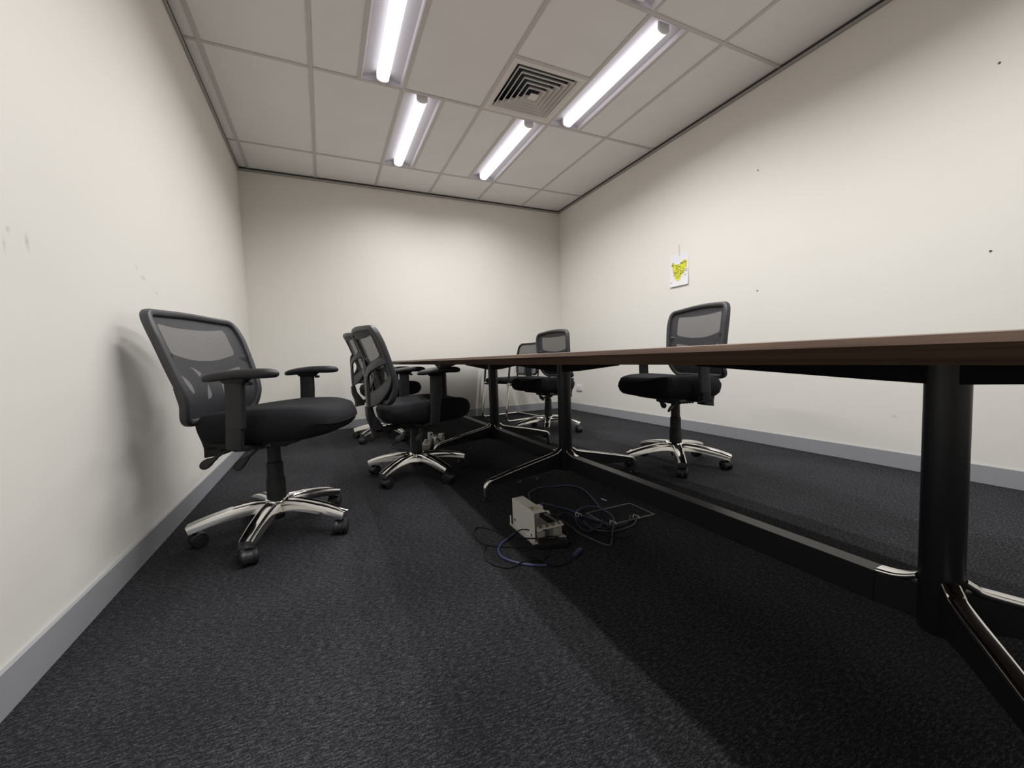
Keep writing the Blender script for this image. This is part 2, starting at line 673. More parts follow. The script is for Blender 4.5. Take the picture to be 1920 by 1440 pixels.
names = ['recessed tube light in the far row, nearer the left wall', 'recessed tube light in the far row, just beyond the square vent',
         'recessed tube light on the left cut by the top edge of the picture',
         'long recessed tube light beside the square vent, nearer the right wall',
         'recessed tube light overhead out of view on the left, third row from the back wall',
         'recessed tube light on the right whose end just shows at the top edge',
         'recessed tube light behind the camera on the left', 'recessed tube light behind the camera on the right']
for (lx, row), nm in zip(LAMPS, names):
    lamp(lx, row, nm)

# ------------------------------------------------------------------ square air vent
v = thing('air_vent', 'square white four-way ceiling air vent with nested louvres', 'air vent', (VX0 + 0.3, VY1 - 0.3, H + 0.004))


def sqring(prof, bm=None, flat=True):
    """square ring from a closed (half size, z) profile"""
    bm = bm or bmesh.new()
    n_ = len(prof)
    vr = []
    for sx, sy in ((1, 1), (-1, 1), (-1, -1), (1, -1)):
        vr.append([bm.verts.new((sx * r, sy * r, z)) for r, z in prof])
    for k in range(4):
        a, b = vr[k], vr[(k + 1) % 4]
        for i in range(n_):
            bm.faces.new((a[i], a[(i + 1) % n_], b[(i + 1) % n_], b[i]))
    return bm


obj('vent_frame', sqring([(0.287, -0.004), (0.287, 0.012), (0.238, 0.03), (0.232, 0.03), (0.240, 0.004), (0.262, -0.004)]), M['vent'], v, smooth=False)
obj('duct', sqring([(0.246, 0.012), (0.252, 0.012), (0.252, 0.125), (0.001, 0.125), (0.001, 0.12), (0.246, 0.12)]), M['duct'], v, smooth=False)
for i in range(6):
    r = 0.222 - 0.0375 * i
    zb = -0.004 - 0.003 * i
    if i < 5:
        obj('louvre', sqring([(r, zb), (r + 0.001, zb + 0.007), (r - 0.020, zb + 0.034), (r - 0.0225, zb + 0.034), (r - 0.004, zb + 0.008), (r - 0.003, zb)]), M['vent'], v, smooth=False)
    else:
        bm = bmesh.new()
        a = [bm.verts.new((sx * r, sy * r, zb)) for sx, sy in ((1, 1), (-1, 1), (-1, -1), (1, -1))]
        c = bm.verts.new((0, 0, zb + 0.022))
        for k in range(4):
            bm.faces.new((a[k], a[(k + 1) % 4], c))
        bm.faces.new(a)
        obj('louvre', bm, M['vent'], v, smooth=False)

# ------------------------------------------------------------------ long meeting table
TX = 1.835
LEGY = [-4.44, -2.945, -1.925, -0.47]
TY0, TY1 = -4.95, -0.14
TWD = 0.60
tb = thing('meeting_table', 'long walnut-topped meeting table on black columns with chrome-topped feet', 'table', (TX, 0, 0))


def toprings():
    rings = []
    for ins, z in ((0.030, 0.6935), (0.0, 0.7165), (0.004, 0.7262), (0.010, 0.7275)):
        w, y0, y1 = TWD - ins, TY0 + ins, TY1 - ins
        r = 0.03
        poly = fillet([(-w, y0), (w, y0), (w, y1), (-w, y1)], r, 4)
        rings.append([(a, b, z) for a, b in poly])
    return rings


obj('table_top', loft(toprings()), M['wood'], tb, angle=25)
col_me = finish(lathe([(0.0345, 0.098), (0.036, 0.102), (0.036, 0.6935)], 28), 'column', M['black_metal'])
# tapered under-top arm along +x, length 1
def top_arm(length):
    bm = bmesh.new()
    rings = []
    for x, zb, hw in ((0.0, 0.632, 0.026), (0.12, 0.638, 0.024), (length, 0.668, 0.016)):
        rings.append([(x, -hw, zb), (x, hw, zb), (x, hw, 0.6935), (x, -hw, 0.6935)])
    return loft(rings, bm)


def foot_parts(parent, y, ang, reach):
    """black web with a chrome cap that bends down to a glide"""
    fo = None
    web = bmesh.new()
    rings = []
    for r, zt, zb in ((0.03, 0.192, 0.105), (0.10, 0.176, 0.108), (reach * 0.75, 0.123, 0.086), (reach - 0.035, 0.104, 0.080)):
        h = 0.012
        rings.append([(r, -h, zb), (r, h, zb), (r, h, zt), (r, -h, zt)])
    loft(rings, web)
    fo = obj('foot', web, M['black_metal'], parent, (0, y, 0), (0, 0, ang), smooth=False)
    path = catmull([(0.034, 0, 0.214), (0.05, 0, 0.203), (0.075, 0, 0.190), (0.2, 0, 0.162), (reach * 0.75, 0, 0.127),
                    (reach - 0.06, 0, 0.112), (reach - 0.022, 0, 0.101), (reach - 0.003, 0, 0.078), (reach, 0, 0.05), (reach, 0, 0.022)], 5)
    obj('chrome_cap', sweep(path, rrect(0.016, 0.0085, 0.007, 3), up=(0.2, 0, 1), scales=[(1.0, 1.0) if i < 30 else (0.88, min(1.6, 1.0 + 0.08 * (i - 29))) for i in range(len(path))]), M['chrome'], fo)
    obj('glide', lathe([(0.012, 0.03), (0.013, 0.024), (0.013, 0.016), (0.021, 0.012), (0.021, 0.0)], 16), M['rubber'], fo, (reach, 0, 0))
    return fo


for k, y in enumerate(LEGY):
    link('column', col_me, tb, (0, y, 0))
    if k == 0:
        angs = [math.radians(-42), math.radians(-138)]
    elif k == 3:
        angs = [math.radians(42), math.radians(138)]
    else:
        angs = [0.0, PI]
    for a in angs:
        foot_parts(tb, y, a, 0.475)
    for a, l in ((PI / 2, 0.62), (-PI / 2, 0.44 if k != 0 else 0.42)):
        if k == 3 and a == PI / 2:
            l = 0.28
        obj('support_arm', top_arm(l), M['arm_black'], tb, (0, y, 0), (0, 0, a), smooth=False)
for k in range(3):
    a, b = LEGY[k], LEGY[k + 1]
    bmm = obj('stretcher_beam', box(-0.025, 0.025, a + 0.105, b - 0.105, 0.110, 0.186, 0.002, 1), M['beam'], tb, angle=30)
    for yy, s in ((a, 1), (b, -1)):
        web = loft([[(-0.012, yy + s * 0.028, 0.108), (0.012, yy + s * 0.028, 0.108), (0.012, yy + s * 0.028, 0.19), (-0.012, yy + s * 0.028, 0.19)],
                    [(-0.023, yy + s * 0.107, 0.112), (0.023, yy + s * 0.107, 0.112), (0.023, yy + s * 0.107, 0.180), (-0.023, yy + s * 0.107, 0.180)]])
        st = obj('beam_socket', web, M['black_metal'], tb, smooth=False)
        pth = catmull([(0, yy + s * 0.034, 0.206), (0, yy + s * 0.052, 0.196), (0, yy + s * 0.075, 0.188), (0, yy + s * 0.106, 0.184)], 4)
        obj('chrome_cap', sweep(pth, rrect(0.019, 0.006, 0.005, 3), up=(0, 0, 1)), M['chrome'], st)
for yy, l in ((-3.51, 0.20), (-2.86, 0.26)):
    obj('cable_flap', box(-0.06, 0.06, yy - l / 2, yy + l / 2, 0.7275, 0.7355, 0.003, 2), M['wood'], tb)
for k in (1,):                                        # cable clips under the nearest visible foot
    for r in (0.20, 0.30):
        p = catmull([(TX * 0 - r, LEGY[1] - 0.004, 0.10), (-r - 0.004, LEGY[1] - 0.004, 0.078), (-r + 0.012, LEGY[1] - 0.004, 0.068), (-r + 0.02, LEGY[1] - 0.004, 0.082)], 5)
        obj('cable_clip', sweep(p, circle(0.004, 6)), M['steel'], tb)

# ------------------------------------------------------------------ mesh-back office chairs
PROF = [(0.490, -0.196), (0.526, -0.184), (0.586, -0.170), (0.629, -0.171), (0.684, -0.191), (0.742, -0.210), (0.819, -0.235), (0.876, -0.258), (0.945, -0.289)]


def prof_x(z):
    if z <= PROF[0][0]:
        return PROF[0][1]
    for (z0, x0), (z1, x1) in zip(PROF[:-1], PROF[1:]):
        if z <= z1:
            t = (z - z0) / (z1 - z0)
            return x0 + (x1 - x0) * t
    return PROF[-1][1]


def prof_s(z):                                        # smoothed profile
    return (prof_x(z - 0.025) + prof_x(z - 0.012) + prof_x(z) + prof_x(z + 0.012) + prof_x(z + 0.025)) / 5


def back_map(off):
    def f(y, z, d):
        return (prof_s(z) - 0.032 * (1 - min(1.0, (y / 0.27) ** 2)) + off + d, y, z)
    return f


def back_outline(ins):
    half = [(0.0, 0.494 + ins), (0.228 - ins, 0.500 + ins), (0.252 - ins, 0.60), (0.266 - ins, 0.72), (0.272 - ins, 0.86), (0.258 - ins, 0.938 - ins), (0.0, 0.950 - ins)]
    poly = half + [(-y, z) for y, z in reversed(half[1:-1])]
    rad = [0.0, 0.045, 0.08, 0.08, 0.05, 0.055, 0.10]
    rads = rad + list(reversed(rad[1:-1]))
    return fillet(poly, rads, 7)


MESH = {}


def build_chair_meshes():
    # back frame rim: oval section carried around the outline
    ol = back_outline(0.012)
    fm = back_map(0.0)
    pts = []
    for i in range(len(ol)):
        p, q = Vector(ol[i]), Vector(ol[(i + 1) % len(ol)])
        m_ = max(1, int((q - p).length / 0.03))
        for j in range(m_):
            w = p.lerp(q, j / m_)
            pts.append(fm(w.x, w.y, 0))
    MESH['back_frame'] = finish(sweep(pts, rrect(0.014, 0.017, 0.010, 3), closed=True, up=(1, 0, 0)), 'back_frame', M['rim'])
    up_win = fillet([(-0.198, 0.892), (-0.09, 0.880), (0.09, 0.880), (0.198, 0.892), (0.198, 0.776), (0.07, 0.748), (-0.07, 0.748), (-0.198, 0.776)],
                    [0.02, 0.05, 0.05, 0.02, 0.02, 0.06, 0.06, 0.02], 6)
    lo = [(0.197, 0.738), (0.085, 0.722), (0.040, 0.690), (0.034, 0.594), (0.120, 0.588), (0.188, 0.645)]
    lo_r = fillet(lo, [0.012, 0.03, 0.03, 0.02, 0.02, 0.03], 5)
    lo_l = [(-y, z) for y, z in reversed(lo_r)]
    MESH['back_shell'] = finish(panel(back_outline(0.014), [up_win, lo_r, lo_l], back_map(-0.004), 0.005, 0.028), 'back_shell', M['shell'])
    MESH['mesh_panel'] = finish(panel(back_outline(0.012), [], back_map(0.003), 0.0, 0.028), 'mesh_panel', M['net'])
    # rear Y-support: spine, two upper arms, two lower arms
    bm = bmesh.new()
    sec = rrect(0.024, 0.008, 0.006, 2)
    for s in (-1, 1):
        xs_ = lambda z, y: prof_s(z) - 0.032 * (1 - (y / 0.27) ** 2)
        pu = catmull([(-0.272, 0.0, 0.600), (-0.278, s * 0.024, 0.665), (-0.272, s * 0.08, 0.706), (xs_(0.72, 0.16) - 0.03, s * 0.16, 0.732), (xs_(0.735, 0.235) - 0.006, s * 0.235, 0.752)], 5)
        sweep(pu, sec, bm, up=(1, 0, 0))
        pl = catmull([(-0.270, 0.0, 0.520), (-0.262, s * 0.06, 0.528), (-0.240, s * 0.13, 0.552), (xs_(0.6, 0.2) - 0.022, s * 0.195, 0.61), (xs_(0.66, 0.235) - 0.006, s * 0.236, 0.66)], 5)
        sweep(pl, rrect(0.044, 0.008, 0.006, 2), bm, up=(1, 0, 0), scales=[1.0] * 12 + [(1.0 - 0.055 * i, 1.0) for i in range(9)])
    sweep(catmull([(-0.272, 0, 0.455), (-0.276, 0, 0.53), (-0.277, 0, 0.60), (-0.276, 0, 0.66)], 5), rrect(0.030, 0.011, 0.008, 3), bm, up=(1, 0, 0))
    MESH['back_support'] = finish(bm, 'back_support', M['rim'])
    # J-bar cover behind and under the seat
    bm = sweep(catmull([(-0.276, 0, 0.530), (-0.268, 0, 0.470), (-0.246, 0, 0.42), (-0.232, 0, 0.385), (-0.226, 0, 0.348)], 6),
               rrect(0.048, 0.030, 0.012, 3), up=(1, 0, 0.2), scales=[(0.75, 0.55 + 0.035 * i) if i < 24 else (0.75, 1.38) for i in range(25)])
    sweep(catmull([(-0.245, 0, 0.382), (-0.18, 0, 0.386), (-0.08, 0, 0.398)], 4), rrect(0.036, 0.014, 0.008, 3), bm, up=(0, 0, 1))
    MESH['back_bar'] = finish(bm, 'back_bar', M['plastic'])
    # seat cushion: rounded plan, waterfall nose, lightly dished
    rings = []
    plan = fillet([(-0.20, -0.215), (0.05, -0.252), (0.31, -0.225), (0.335, 0.0), (0.31, 0.225), (0.05, 0.252), (-0.20, 0.215), (-0.215, 0)],
                  [0.10, 0.10, 0.14, 0.12, 0.14, 0.10, 0.10, 0.06], 6)
    lev = [(0.78, 0.425), (0.90, 0.430), (0.965, 0.447), (0.995, 0.478), (1.0, 0.500), (0.985, 0.524), (0.945, 0.541), (0.85, 0.551), (0.62, 0.551), (0.34, 0.545), (0.12, 0.542)]
    for k, z in lev:
        ring = []
        for x, y in plan:
            px, py = 0.05 + (x - 0.05) * k, y * k
            dz = 0.0
            if z > 0.49 and px > 0.12:                # nose falls away
                dz -= 0.022 * ((px - 0.12) / 0.21) ** 3
            if z < 0.48 and px > 0.12:
                dz += 0.020 * ((px - 0.12) / 0.21) ** 2
            if z > 0.53:
                dz += 0.010 * (abs(py) / 0.2) ** 2
            if px < 0.05 and z > 0.5:
                dz -= 0.016 * min(1.0, (0.05 - px) / 0.2)
            ring.append((px, py, z + dz))
        rings.append(ring)
    MESH['seat'] = finish(loft(rings), 'seat', M['fabric'], angle=80)
    MESH['seat_pan'] = finish(box(-0.13, 0.17, -0.16, 0.16, 0.412, 0.428, 0.006, 2), 'seat_pan', M['plastic'])
    # tilt mechanism
    bm = box(-0.10, 0.09, -0.075, 0.075, 0.383, 0.414, 0.006, 2)
    box(0.045, 0.105, -0.055, 0.055, 0.398, 0.416, 0.004, 2, bm)
    for i in range(6):
        box(-0.09 + 0.022 * i, -0.08 + 0.022 * i, -0.062, 0.062, 0.375, 0.386, 0.002, 1, bm)
    MESH['tilt_mechanism'] = finish(bm, 'tilt_mechanism', M['plastic'])
    MESH['mechanism_bracket'] = finish(box(-0.03, 0.035, -0.083, 0.083, 0.388, 0.408, 0.003, 1), 'mechanism_bracket', M['steel'])
    # levers
    def lever(p):
        bm = sweep(catmull(p, 6), circle(0.005, 8))
        e, d = Vector(p[-1]), (Vector(p[-1]) - Vector(p[-2])).normalized()
        q = [e - d * 0.004, e + d * 0.012, e + d * 0.026, e + d * 0.040, e + d * 0.052, e + d * 0.060, e + d * 0.064]
        sweep(q, rrect(0.017, 0.006, 0.005, 3), bm, up=(0.3, -1, 0.6), scales=[(0.35, 0.9), (0.55, 1), (0.95, 1), (1.1, 1), (1.0, 1), (0.7, 0.9), (0.25, 0.6)])
        return bm
    MESH['lever_a'] = finish(lever([(-0.02, -0.06, 0.405), (-0.05, -0.12, 0.405), (-0.085, -0.165, 0.398), (-0.125, -0.175, 0.372)]), 'lever', M['plastic'])
    MESH['lever_b'] = finish(lever([(0.06, -0.06, 0.412), (0.055, -0.12, 0.412), (0.03, -0.16, 0.400), (-0.01, -0.17, 0.365)]), 'lever', M['plastic'])
    MESH['lever_c'] = finish(lever([(0.03, 0.06, 0.402), (0.065, 0.10, 0.400), (0.105, 0.135, 0.390), (0.130, 0.150, 0.380)]), 'lever', M['plastic'])
    # arm: pad, post, lower bracket (built for the -y side; mirrored for the other)
    for s, nm in ((-1, 'r'), (1, 'l')):
        y0 = s * 0.295
        rings = []
        for i in range(19):
            t = (1 - math.cos(PI * i / 18)) / 2
            x = -0.070 + 0.258 * t
            e = max(0.02, 1 - abs(2 * t - 1) ** 6) ** 0.5
            wd = 0.042 * max(0.16, e) * (0.78 + 0.26 * math.sin(PI * min(1, t * 0.9 + 0.1)))
            th = (0.0140 + 0.0045 * t) * max(0.3, e)
            zc = 0.689 + 0.007 * math.sin(PI * t) - 0.012 * (1 - t) ** 2
            rings.append([(x, y0 + a, zc + b) for a, b in rrect(wd, th, min(th, wd) * 0.85, 3)])
        MESH['pad_' + nm] = finish(loft(rings), 'arm_pad', M['plastic'])
        bm = sweep([(0.036, y0, 0.690), (0.034, y0, 0.60), (0.028, y0, 0.500)], rrect(0.012, 0.033, 0.009, 3), up=(1, 0, 0))
        sweep([(0.036, y0, 0.660), (0.037, y0, 0.682)], rrect(0.02, 0.05, 0.012, 3), bm, up=(1, 0, 0), scales=[(0.7, 0.75), (1.3, 1.1)])
        MESH['post_' + nm] = finish(bm, 'arm_post', M['plastic'])
        bm = sweep([(0.028, y0, 0.545), (0.022, y0, 0.47), (0.018, y0 - s * 0.004, 0.43), (0.012, y0 - s * 0.05, 0.415), (0.01, s * 0.15, 0.413)], rrect(0.010, 0.029, 0.007, 3), up=(1, 0, 0))
        MESH['bracket_' + nm] = finish(bm, 'arm_bracket', M['plastic'])
        MESH['button_' + nm] = finish(box(0.075, 0.093, y0 - 0.012, y0 + 0.012, 0.652, 0.664, 0.004, 2), 'arm_button', M['plastic'])
    # star base: hub + five arched spokes
    MESH['hub'] = finish(lathe([(0.030, 0.080), (0.047, 0.086), (0.052, 0.105), (0.050, 0.132), (0.044, 0.146), (0.0385, 0.149)], 30), 'base_hub', M['chrome'])
    path = catmull([(0.028, 0, 0.122), (0.08, 0, 0.128), (0.15, 0, 0.122), (0.22, 0, 0.109), (0.275, 0, 0.095), (0.314, 0, 0.083)], 6)
    nP = len(path)
    sc = []
    for i in range(nP):
        t = i / (nP - 1)
        sc.append((1.0 - 0.16 * t, 1.0 - 0.30 * t))
    sec = [(-0.0325, -0.029), (-0.0300, -0.006), (-0.0275, 0.009), (-0.0235, 0.0165), (-0.0195, 0.0175), (-0.0165, 0.0145), (0.0165, 0.0145), (0.0195, 0.0175), (0.0235, 0.0165), (0.0275, 0.009), (0.0300, -0.006), (0.0325, -0.029)]
    MESH['spoke'] = finish(sweep(path, sec, up=(0, 0, 1), scales=sc), 'spoke', M['chrome'], angle=50)
    # caster: stem and hood, two wheels
    bm = lathe([(0.009, 0.045), (0.009, 0.075)], 10)
    ring = []
    hood = bmesh.new()
    r0 = 0.0285
    secs = []
    for i in range(9):
        a = math.radians(-25 + 205 * i / 8)
        c, s_ = math.cos(a), math.sin(a)
        secs.append([(c * r0 + 0.012, -0.009, 0.029 + s_ * r0), (c * r0 + 0.012, 0.009, 0.029 + s_ * r0), (c * 0.012 + 0.012, 0.009, 0.029 + s_ * 0.012), (c * 0.012 + 0.012, -0.009, 0.029 + s_ * 0.012)])
    loft(secs, hood)
    merge(bm, hood)
    MESH['caster'] = finish(bm, 'caster', M['rubber'])
    wh = lathe([(0.006, -0.0105), (0.017, -0.0105), (0.019, -0.0085), (0.026, -0.0085), (0.030, -0.005), (0.030, 0.006), (0.028, 0.0095), (0.006, 0.0095)], 22, axis='y')
    MESH['wheel'] = finish(wh, 'wheel', M['rubber'], angle=30)


build_chair_meshes()


def office_chair(label, x, y, deg, dz, bz, az, spoke_deg, seed, tilt=0.0, bx=0.0, side_lever=False):
    rr = random.Random(seed)
    t = thing('office_chair', label, 'office chair', (x, y, 0), math.radians(deg), 'black mesh-back office chairs')
    L = lambda nm, key, z=0.0, par=t, **k: link(nm, MESH[key], par, (0, 0, z), **k)
    L('seat', 'seat', dz)
    L('seat_pan', 'seat_pan', dz)
    L('tilt_mechanism', 'tilt_mechanism', dz)
    L('mechanism_bracket', 'mechanism_bracket', dz)
    L('lever', 'lever_a', dz)
    L('lever', 'lever_b', dz)
    L('back_bar', 'back_bar', dz)
    if side_lever:
        L('lever', 'lever_c', dz)
    ta = math.radians(tilt)                           # back recline differs from chair to chair; pivot at its foot
    pv = Vector((-0.22, 0, 0.50))
    off = pv - Matrix.Rotation(ta, 3, 'Y') @ pv
    for part in ('back_support', 'back_frame', 'back_shell', 'mesh_panel'):
        link(part, MESH[part], t, (off.x + bx, 0, off.z + bz), (0, ta, 0))
    for nm in ('r', 'l'):
        a = L('armrest', 'pad_' + nm, az)
        link('arm_post', MESH['post_' + nm], a)
        link('arm_button', MESH['button_' + nm], a)
        link('arm_bracket', MESH['bracket_' + nm], a, (0, 0, dz - az))
    top = 0.384 + dz
    c = lathe([(0.0375, 0.149), (0.0375, 0.232), (0.0345, 0.236), (0.033, 0.240), (0.0325, 0.305), (0.029, 0.309), (0.0275, 0.313), (0.0265, top - 0.012), (0.020, top - 0.010)], 26)
    g = obj('gas_lift', c, M['plastic'], t)
    obj('piston', lathe([(0.015, top - 0.02), (0.015, top + 0.01)], 16), M['chrome'], g)
    obj('base_boss', lathe([(0.024, 0.060), (0.028, 0.064), (0.028, 0.088)], 18), M['rubber'], g)
    b = link('star_base', MESH['hub'], t, (0, 0, 0), (0, 0, math.radians(spoke_deg - deg)))
    for k in range(5):
        a = 2 * PI * k / 5
        link('spoke', MESH['spoke'], b, (0, 0, 0), (0, 0, a))
        aw = math.radians(spoke_deg - deg) + a
        cs = link('caster', MESH['caster'], t, (0.293 * math.cos(aw), 0.293 * math.sin(aw), 0), (0, 0, rr.uniform(0, 2 * PI)))
        for s in (-1, 1):
            link('wheel', MESH['wheel'], cs, (0.012, s * 0.0185, 0.030), (0, 0, 0 if s < 0 else PI))
    return t


office_chair('black mesh-back office chair standing alone close to the left wall, nearest the camera', 0.44, -2.82, -21, 0.0, 0.0, 0.0, 184, 1)
office_chair('black mesh-back office chair on the left of the table with its back turned', 1.158, -2.265, 7, -0.070, -0.022, -0.030, 5, 2)
office_chair('black mesh-back office chair mostly hidden behind another, at the far left', 1.165, -0.83, 4, -0.02, 0.040, -0.035, 5, 3)
office_chair('black mesh-back office chair across the table, in front of the sled-base chair', 2.605, -1.420, 184, -0.030, 0.024, -0.02, -51, 4, 22, 0.055, True)
office_chair('black mesh-back office chair across the table, below the paper on the wall', 2.668, -2.930, 170, 0.022, 0.058, -0.01, 230, 5, 13.5, 0.015, True)


# ------------------------------------------------------------------ sled-base visitor chair
def visitor_chair(x, y, deg):
    t = thing('visitor_chair', 'black visitor chair with chrome sled base in the far right corner', 'chair', (x, y, 0), math.radians(deg))
    w = 0.275
    for s in (-1, 1):                                 # side frame: runner, front leg, arm, back down to the seat
        p = [(-0.25, s * w, 0.012), (0.0, s * w, 0.012), (0.215, s * w, 0.012), (0.245, s * w, 0.022), (0.256, s * w, 0.055),
             (0.235, s * w, 0.25), (0.215, s * w, 0.44)]
        obj('sled_frame', tube(p, 0.0125, 10, 6), M['chrome'], t)
        q = [(0.215, s * w, 0.44), (0.195, s * w, 0.60), (0.175, s * w, 0.645), (0.13, s * w, 0.66), (-0.10, s * w, 0.655), (-0.21, s * (w - 0.02), 0.645), (-0.235, s * 0.225, 0.63)]
        a = obj('arm_tube', tube(q, 0.0115, 10, 6), M['plastic'], t)
        obj('arm_pad', sweep([(-0.12, s * w, 0.672), (-0.05, s * w, 0.676), (0.08, s * w, 0.677), (0.15, s * w, 0.668)], rrect(0.024, 0.010, 0.008, 3), up=(0, 0, 1)), M['plastic'], a)
        obj('seat_rail', tube([(0.218, s * w, 0.42), (0.20, s * (w - 0.03), 0.415), (0.0, s * 0.225, 0.412), (-0.2, s * 0.22, 0.42), (-0.235, s * 0.22, 0.50), (-0.245, s * 0.22, 0.62)], 0.010, 8, 5), M['plastic'], t)
    obj('cross_bar', tube([(-0.25, -w, 0.012), (-0.252, 0, 0.012), (-0.25, w, 0.012)], 0.0115, 10, 4), M['chrome'], t)
    plan = fillet([(-0.20, -0.215), (0.25, -0.235), (0.25, 0.235), (-0.20, 0.215)], [0.06, 0.07, 0.07, 0.06], 6)
    rings = []
    for k, z in ((0.86, 0.425), (0.96, 0.432), (1.0, 0.455), (0.98, 0.475), (0.90, 0.487), (0.5, 0.487), (0.15, 0.485)):
        rings.append([(0.025 + (px - 0.025) * k, py * k, z) for px, py in plan])
    obj('seat', loft(rings), M['fabric'], t, angle=80)

    def fmap(yy, z, d):
        return (-0.215 - 0.05 * ((z - 0.5) / 0.35) - 0.02 * (1 - (yy / 0.23) ** 2) + d, yy, z)
    out = fillet([(-0.205, 0.515), (0.205, 0.515), (0.232, 0.70), (0.205, 0.885), (-0.205, 0.885), (-0.232, 0.70)], [0.04, 0.04, 0.08, 0.07, 0.07, 0.08], 7)
    pts = []
    for i in range(len(out)):
        p, q = Vector(out[i]), Vector(out[(i + 1) % len(out)])
        m_ = max(1, int((q - p).length / 0.03))
        for j in range(m_):
            c = p.lerp(q, j / m_)
            pts.append(fmap(c.x, c.y, 0))
    obj('back_frame', sweep(pts, rrect(0.012, 0.012, 0.008, 3), closed=True, up=(1, 0, 0)), M['plastic'], t)
    obj('mesh_panel', panel(out, [], fmap, 0.0, 0.03), M['net'], t)
    for s in (-1, 1):
        obj('back_brace', sweep([(-0.232, s * 0.055, 0.50), (-0.262, s * 0.075, 0.60), (-0.29, s * 0.11, 0.70)], rrect(0.018, 0.006, 0.004, 2), up=(1, 0, 0.3)), M['plastic'], t)


visitor_chair(2.690, -0.40, 188)

# ------------------------------------------------------------------ things on the right wall
t = thing('wall_poster', 'white sheet of paper with a yellow map taped to the right wall', 'paper', (W, -2.050, 1.475))
bm = bmesh.new()
rings = []
for i in range(13):                                   # sheet lifts off the wall at its lower edge
    z = 0.1485 - 0.297 * i / 12
    lift = 0.001 + 0.012 * (i / 12) ** 3
    rings.append([(-lift, 0.105, z), (-lift, -0.105, z), (-lift - 0.0006, -0.105, z), (-lift - 0.0006, 0.105, z)])
obj('paper_sheet', loft(rings), M['paper'], t)


def on_sheet(u, vv, off=0.0):                         # u to the right as seen, v up, both in metres
    i = (0.1485 - vv) / 0.297 * 12
    return (-0.0016 - 0.012 * (max(0.0, i) / 12) ** 3 - off, -u, vv)


mapo = [(-0.088, 0.066), (-0.072, 0.076), (-0.05, 0.056), (-0.02, 0.046), (0.008, 0.048), (0.03, 0.062), (0.058, 0.074), (0.080, 0.078), (0.090, 0.062), (0.084, 0.034),
        (0.078, 0.006), (0.062, -0.014), (0.056, -0.044), (0.044, -0.034), (0.036, -0.056), (0.022, -0.066), (0.010, -0.096), (-0.016, -0.104), (-0.032, -0.092), (-0.046, -0.072),
        (-0.060, -0.050), (-0.066, -0.020), (-0.072, 0.010), (-0.084, 0.036)]
bm = panel(fillet(mapo, 0.008, 3), [], lambda a, b, d: on_sheet(a, b, 0.0006 - d), 0.0004, 0.03)
obj('yellow_map', bm, M['yellow'], t, smooth=False)
bm = bmesh.new()
rw = random.Random(3)
words = []
for _ in range(110):                                   # small place-name lines printed over the map
    a, b = rw.uniform(-0.08, 0.08), rw.uniform(-0.095, 0.07)
    if inside((a, b), mapo):
        words.append((a, b, rw.uniform(0.010, 0.026), 'ink'))
for a, b, l, _ in words:
    p = [on_sheet(a - l / 2, b, 0.0014), on_sheet(a + l / 2, b, 0.0014), on_sheet(a + l / 2, b + 0.0035, 0.0014), on_sheet(a - l / 2, b + 0.0035, 0.0014)]
    bm.faces.new([bm.verts.new(q) for q in p])
o = obj('place_names', bm, M['ink'], t, smooth=False)
o['kind'] = 'stuff'
bm = bmesh.new()
for a, b, l in ((0.085, -0.012, 0.02), (0.082, -0.028, 0.024), (0.07, -0.058, 0.022), (-0.088, -0.11, 0.022), (-0.086, 0.045, 0.012)):
    p = [on_sheet(a - l / 2, b, 0.0014), on_sheet(a + l / 2, b, 0.0014), on_sheet(a + l / 2, b + 0.0035, 0.0014), on_sheet(a - l / 2, b + 0.0035, 0.0014)]
    bm.faces.new([bm.verts.new(q) for q in p])
o = obj('margin_names', bm, M['ink_black'], t, smooth=False)
o['kind'] = 'stuff'
obj('tape_strip', box(-0.0034, -0.0022, -0.009, 0.009, 0.128, 0.225, 0.0003, 1), M['tape'], t, smooth=False)

t = thing('power_outlet', 'white double power outlet low on the right wall', 'outlet', (W, -0.397, 0.298))
obj('face_plate', box(-0.012, 0, -0.062, 0.062, -0.039, 0.039, 0.004, 3), M['white_plastic'], t)
for s in (-1, 1):
    obj('socket_face', box(-0.0145, -0.011, s * 0.033 - 0.017, s * 0.033 + 0.017, -0.026, 0.008, 0.002, 2), M['white_plastic'], t)
    obj('switch', box(-0.0165, -0.011, s * 0.033 - 0.008, s * 0.033 + 0.008, 0.014, 0.030, 0.002, 2), M['white_plastic'], t)
    bm = bmesh.new()
    for dy, dz_, a in ((-0.007, -0.004, 0.5), (0.007, -0.004, -0.5), (0, -0.017, 0)):
        q = box(-0.0005, 0.0005, -0.001, 0.001, -0.0045, 0.0045)
        xform(q, Matrix.Translation((-0.0147, s * 0.033 + dy, dz_)) @ Matrix.Rotation(a, 4, 'X'))
        merge(bm, q)
    obj('pin_slots', bm, M['hole'], t, smooth=False)

anchor = [(-3.98, 2.043, 'upper, nearer the camera'), (-2.792, 2.046, 'upper, above the wall paper'), (-3.976, 1.162, 'lower and nearest the camera'),
          (-2.790, 1.163, 'lower, above the right chair')]
for y, z, nm in anchor:
    o = obj('wall_anchor', lathe([(0.0055, 0.0), (0.0055, -0.0018), (0.004, -0.003), (0.003, -0.001)], 12, axis='x'), M['hole'], None, (W, y, z))
    tag(o, 'small dark screw anchor left in the right wall, ' + nm, 'screw anchor', 'screw anchors in the right wall')

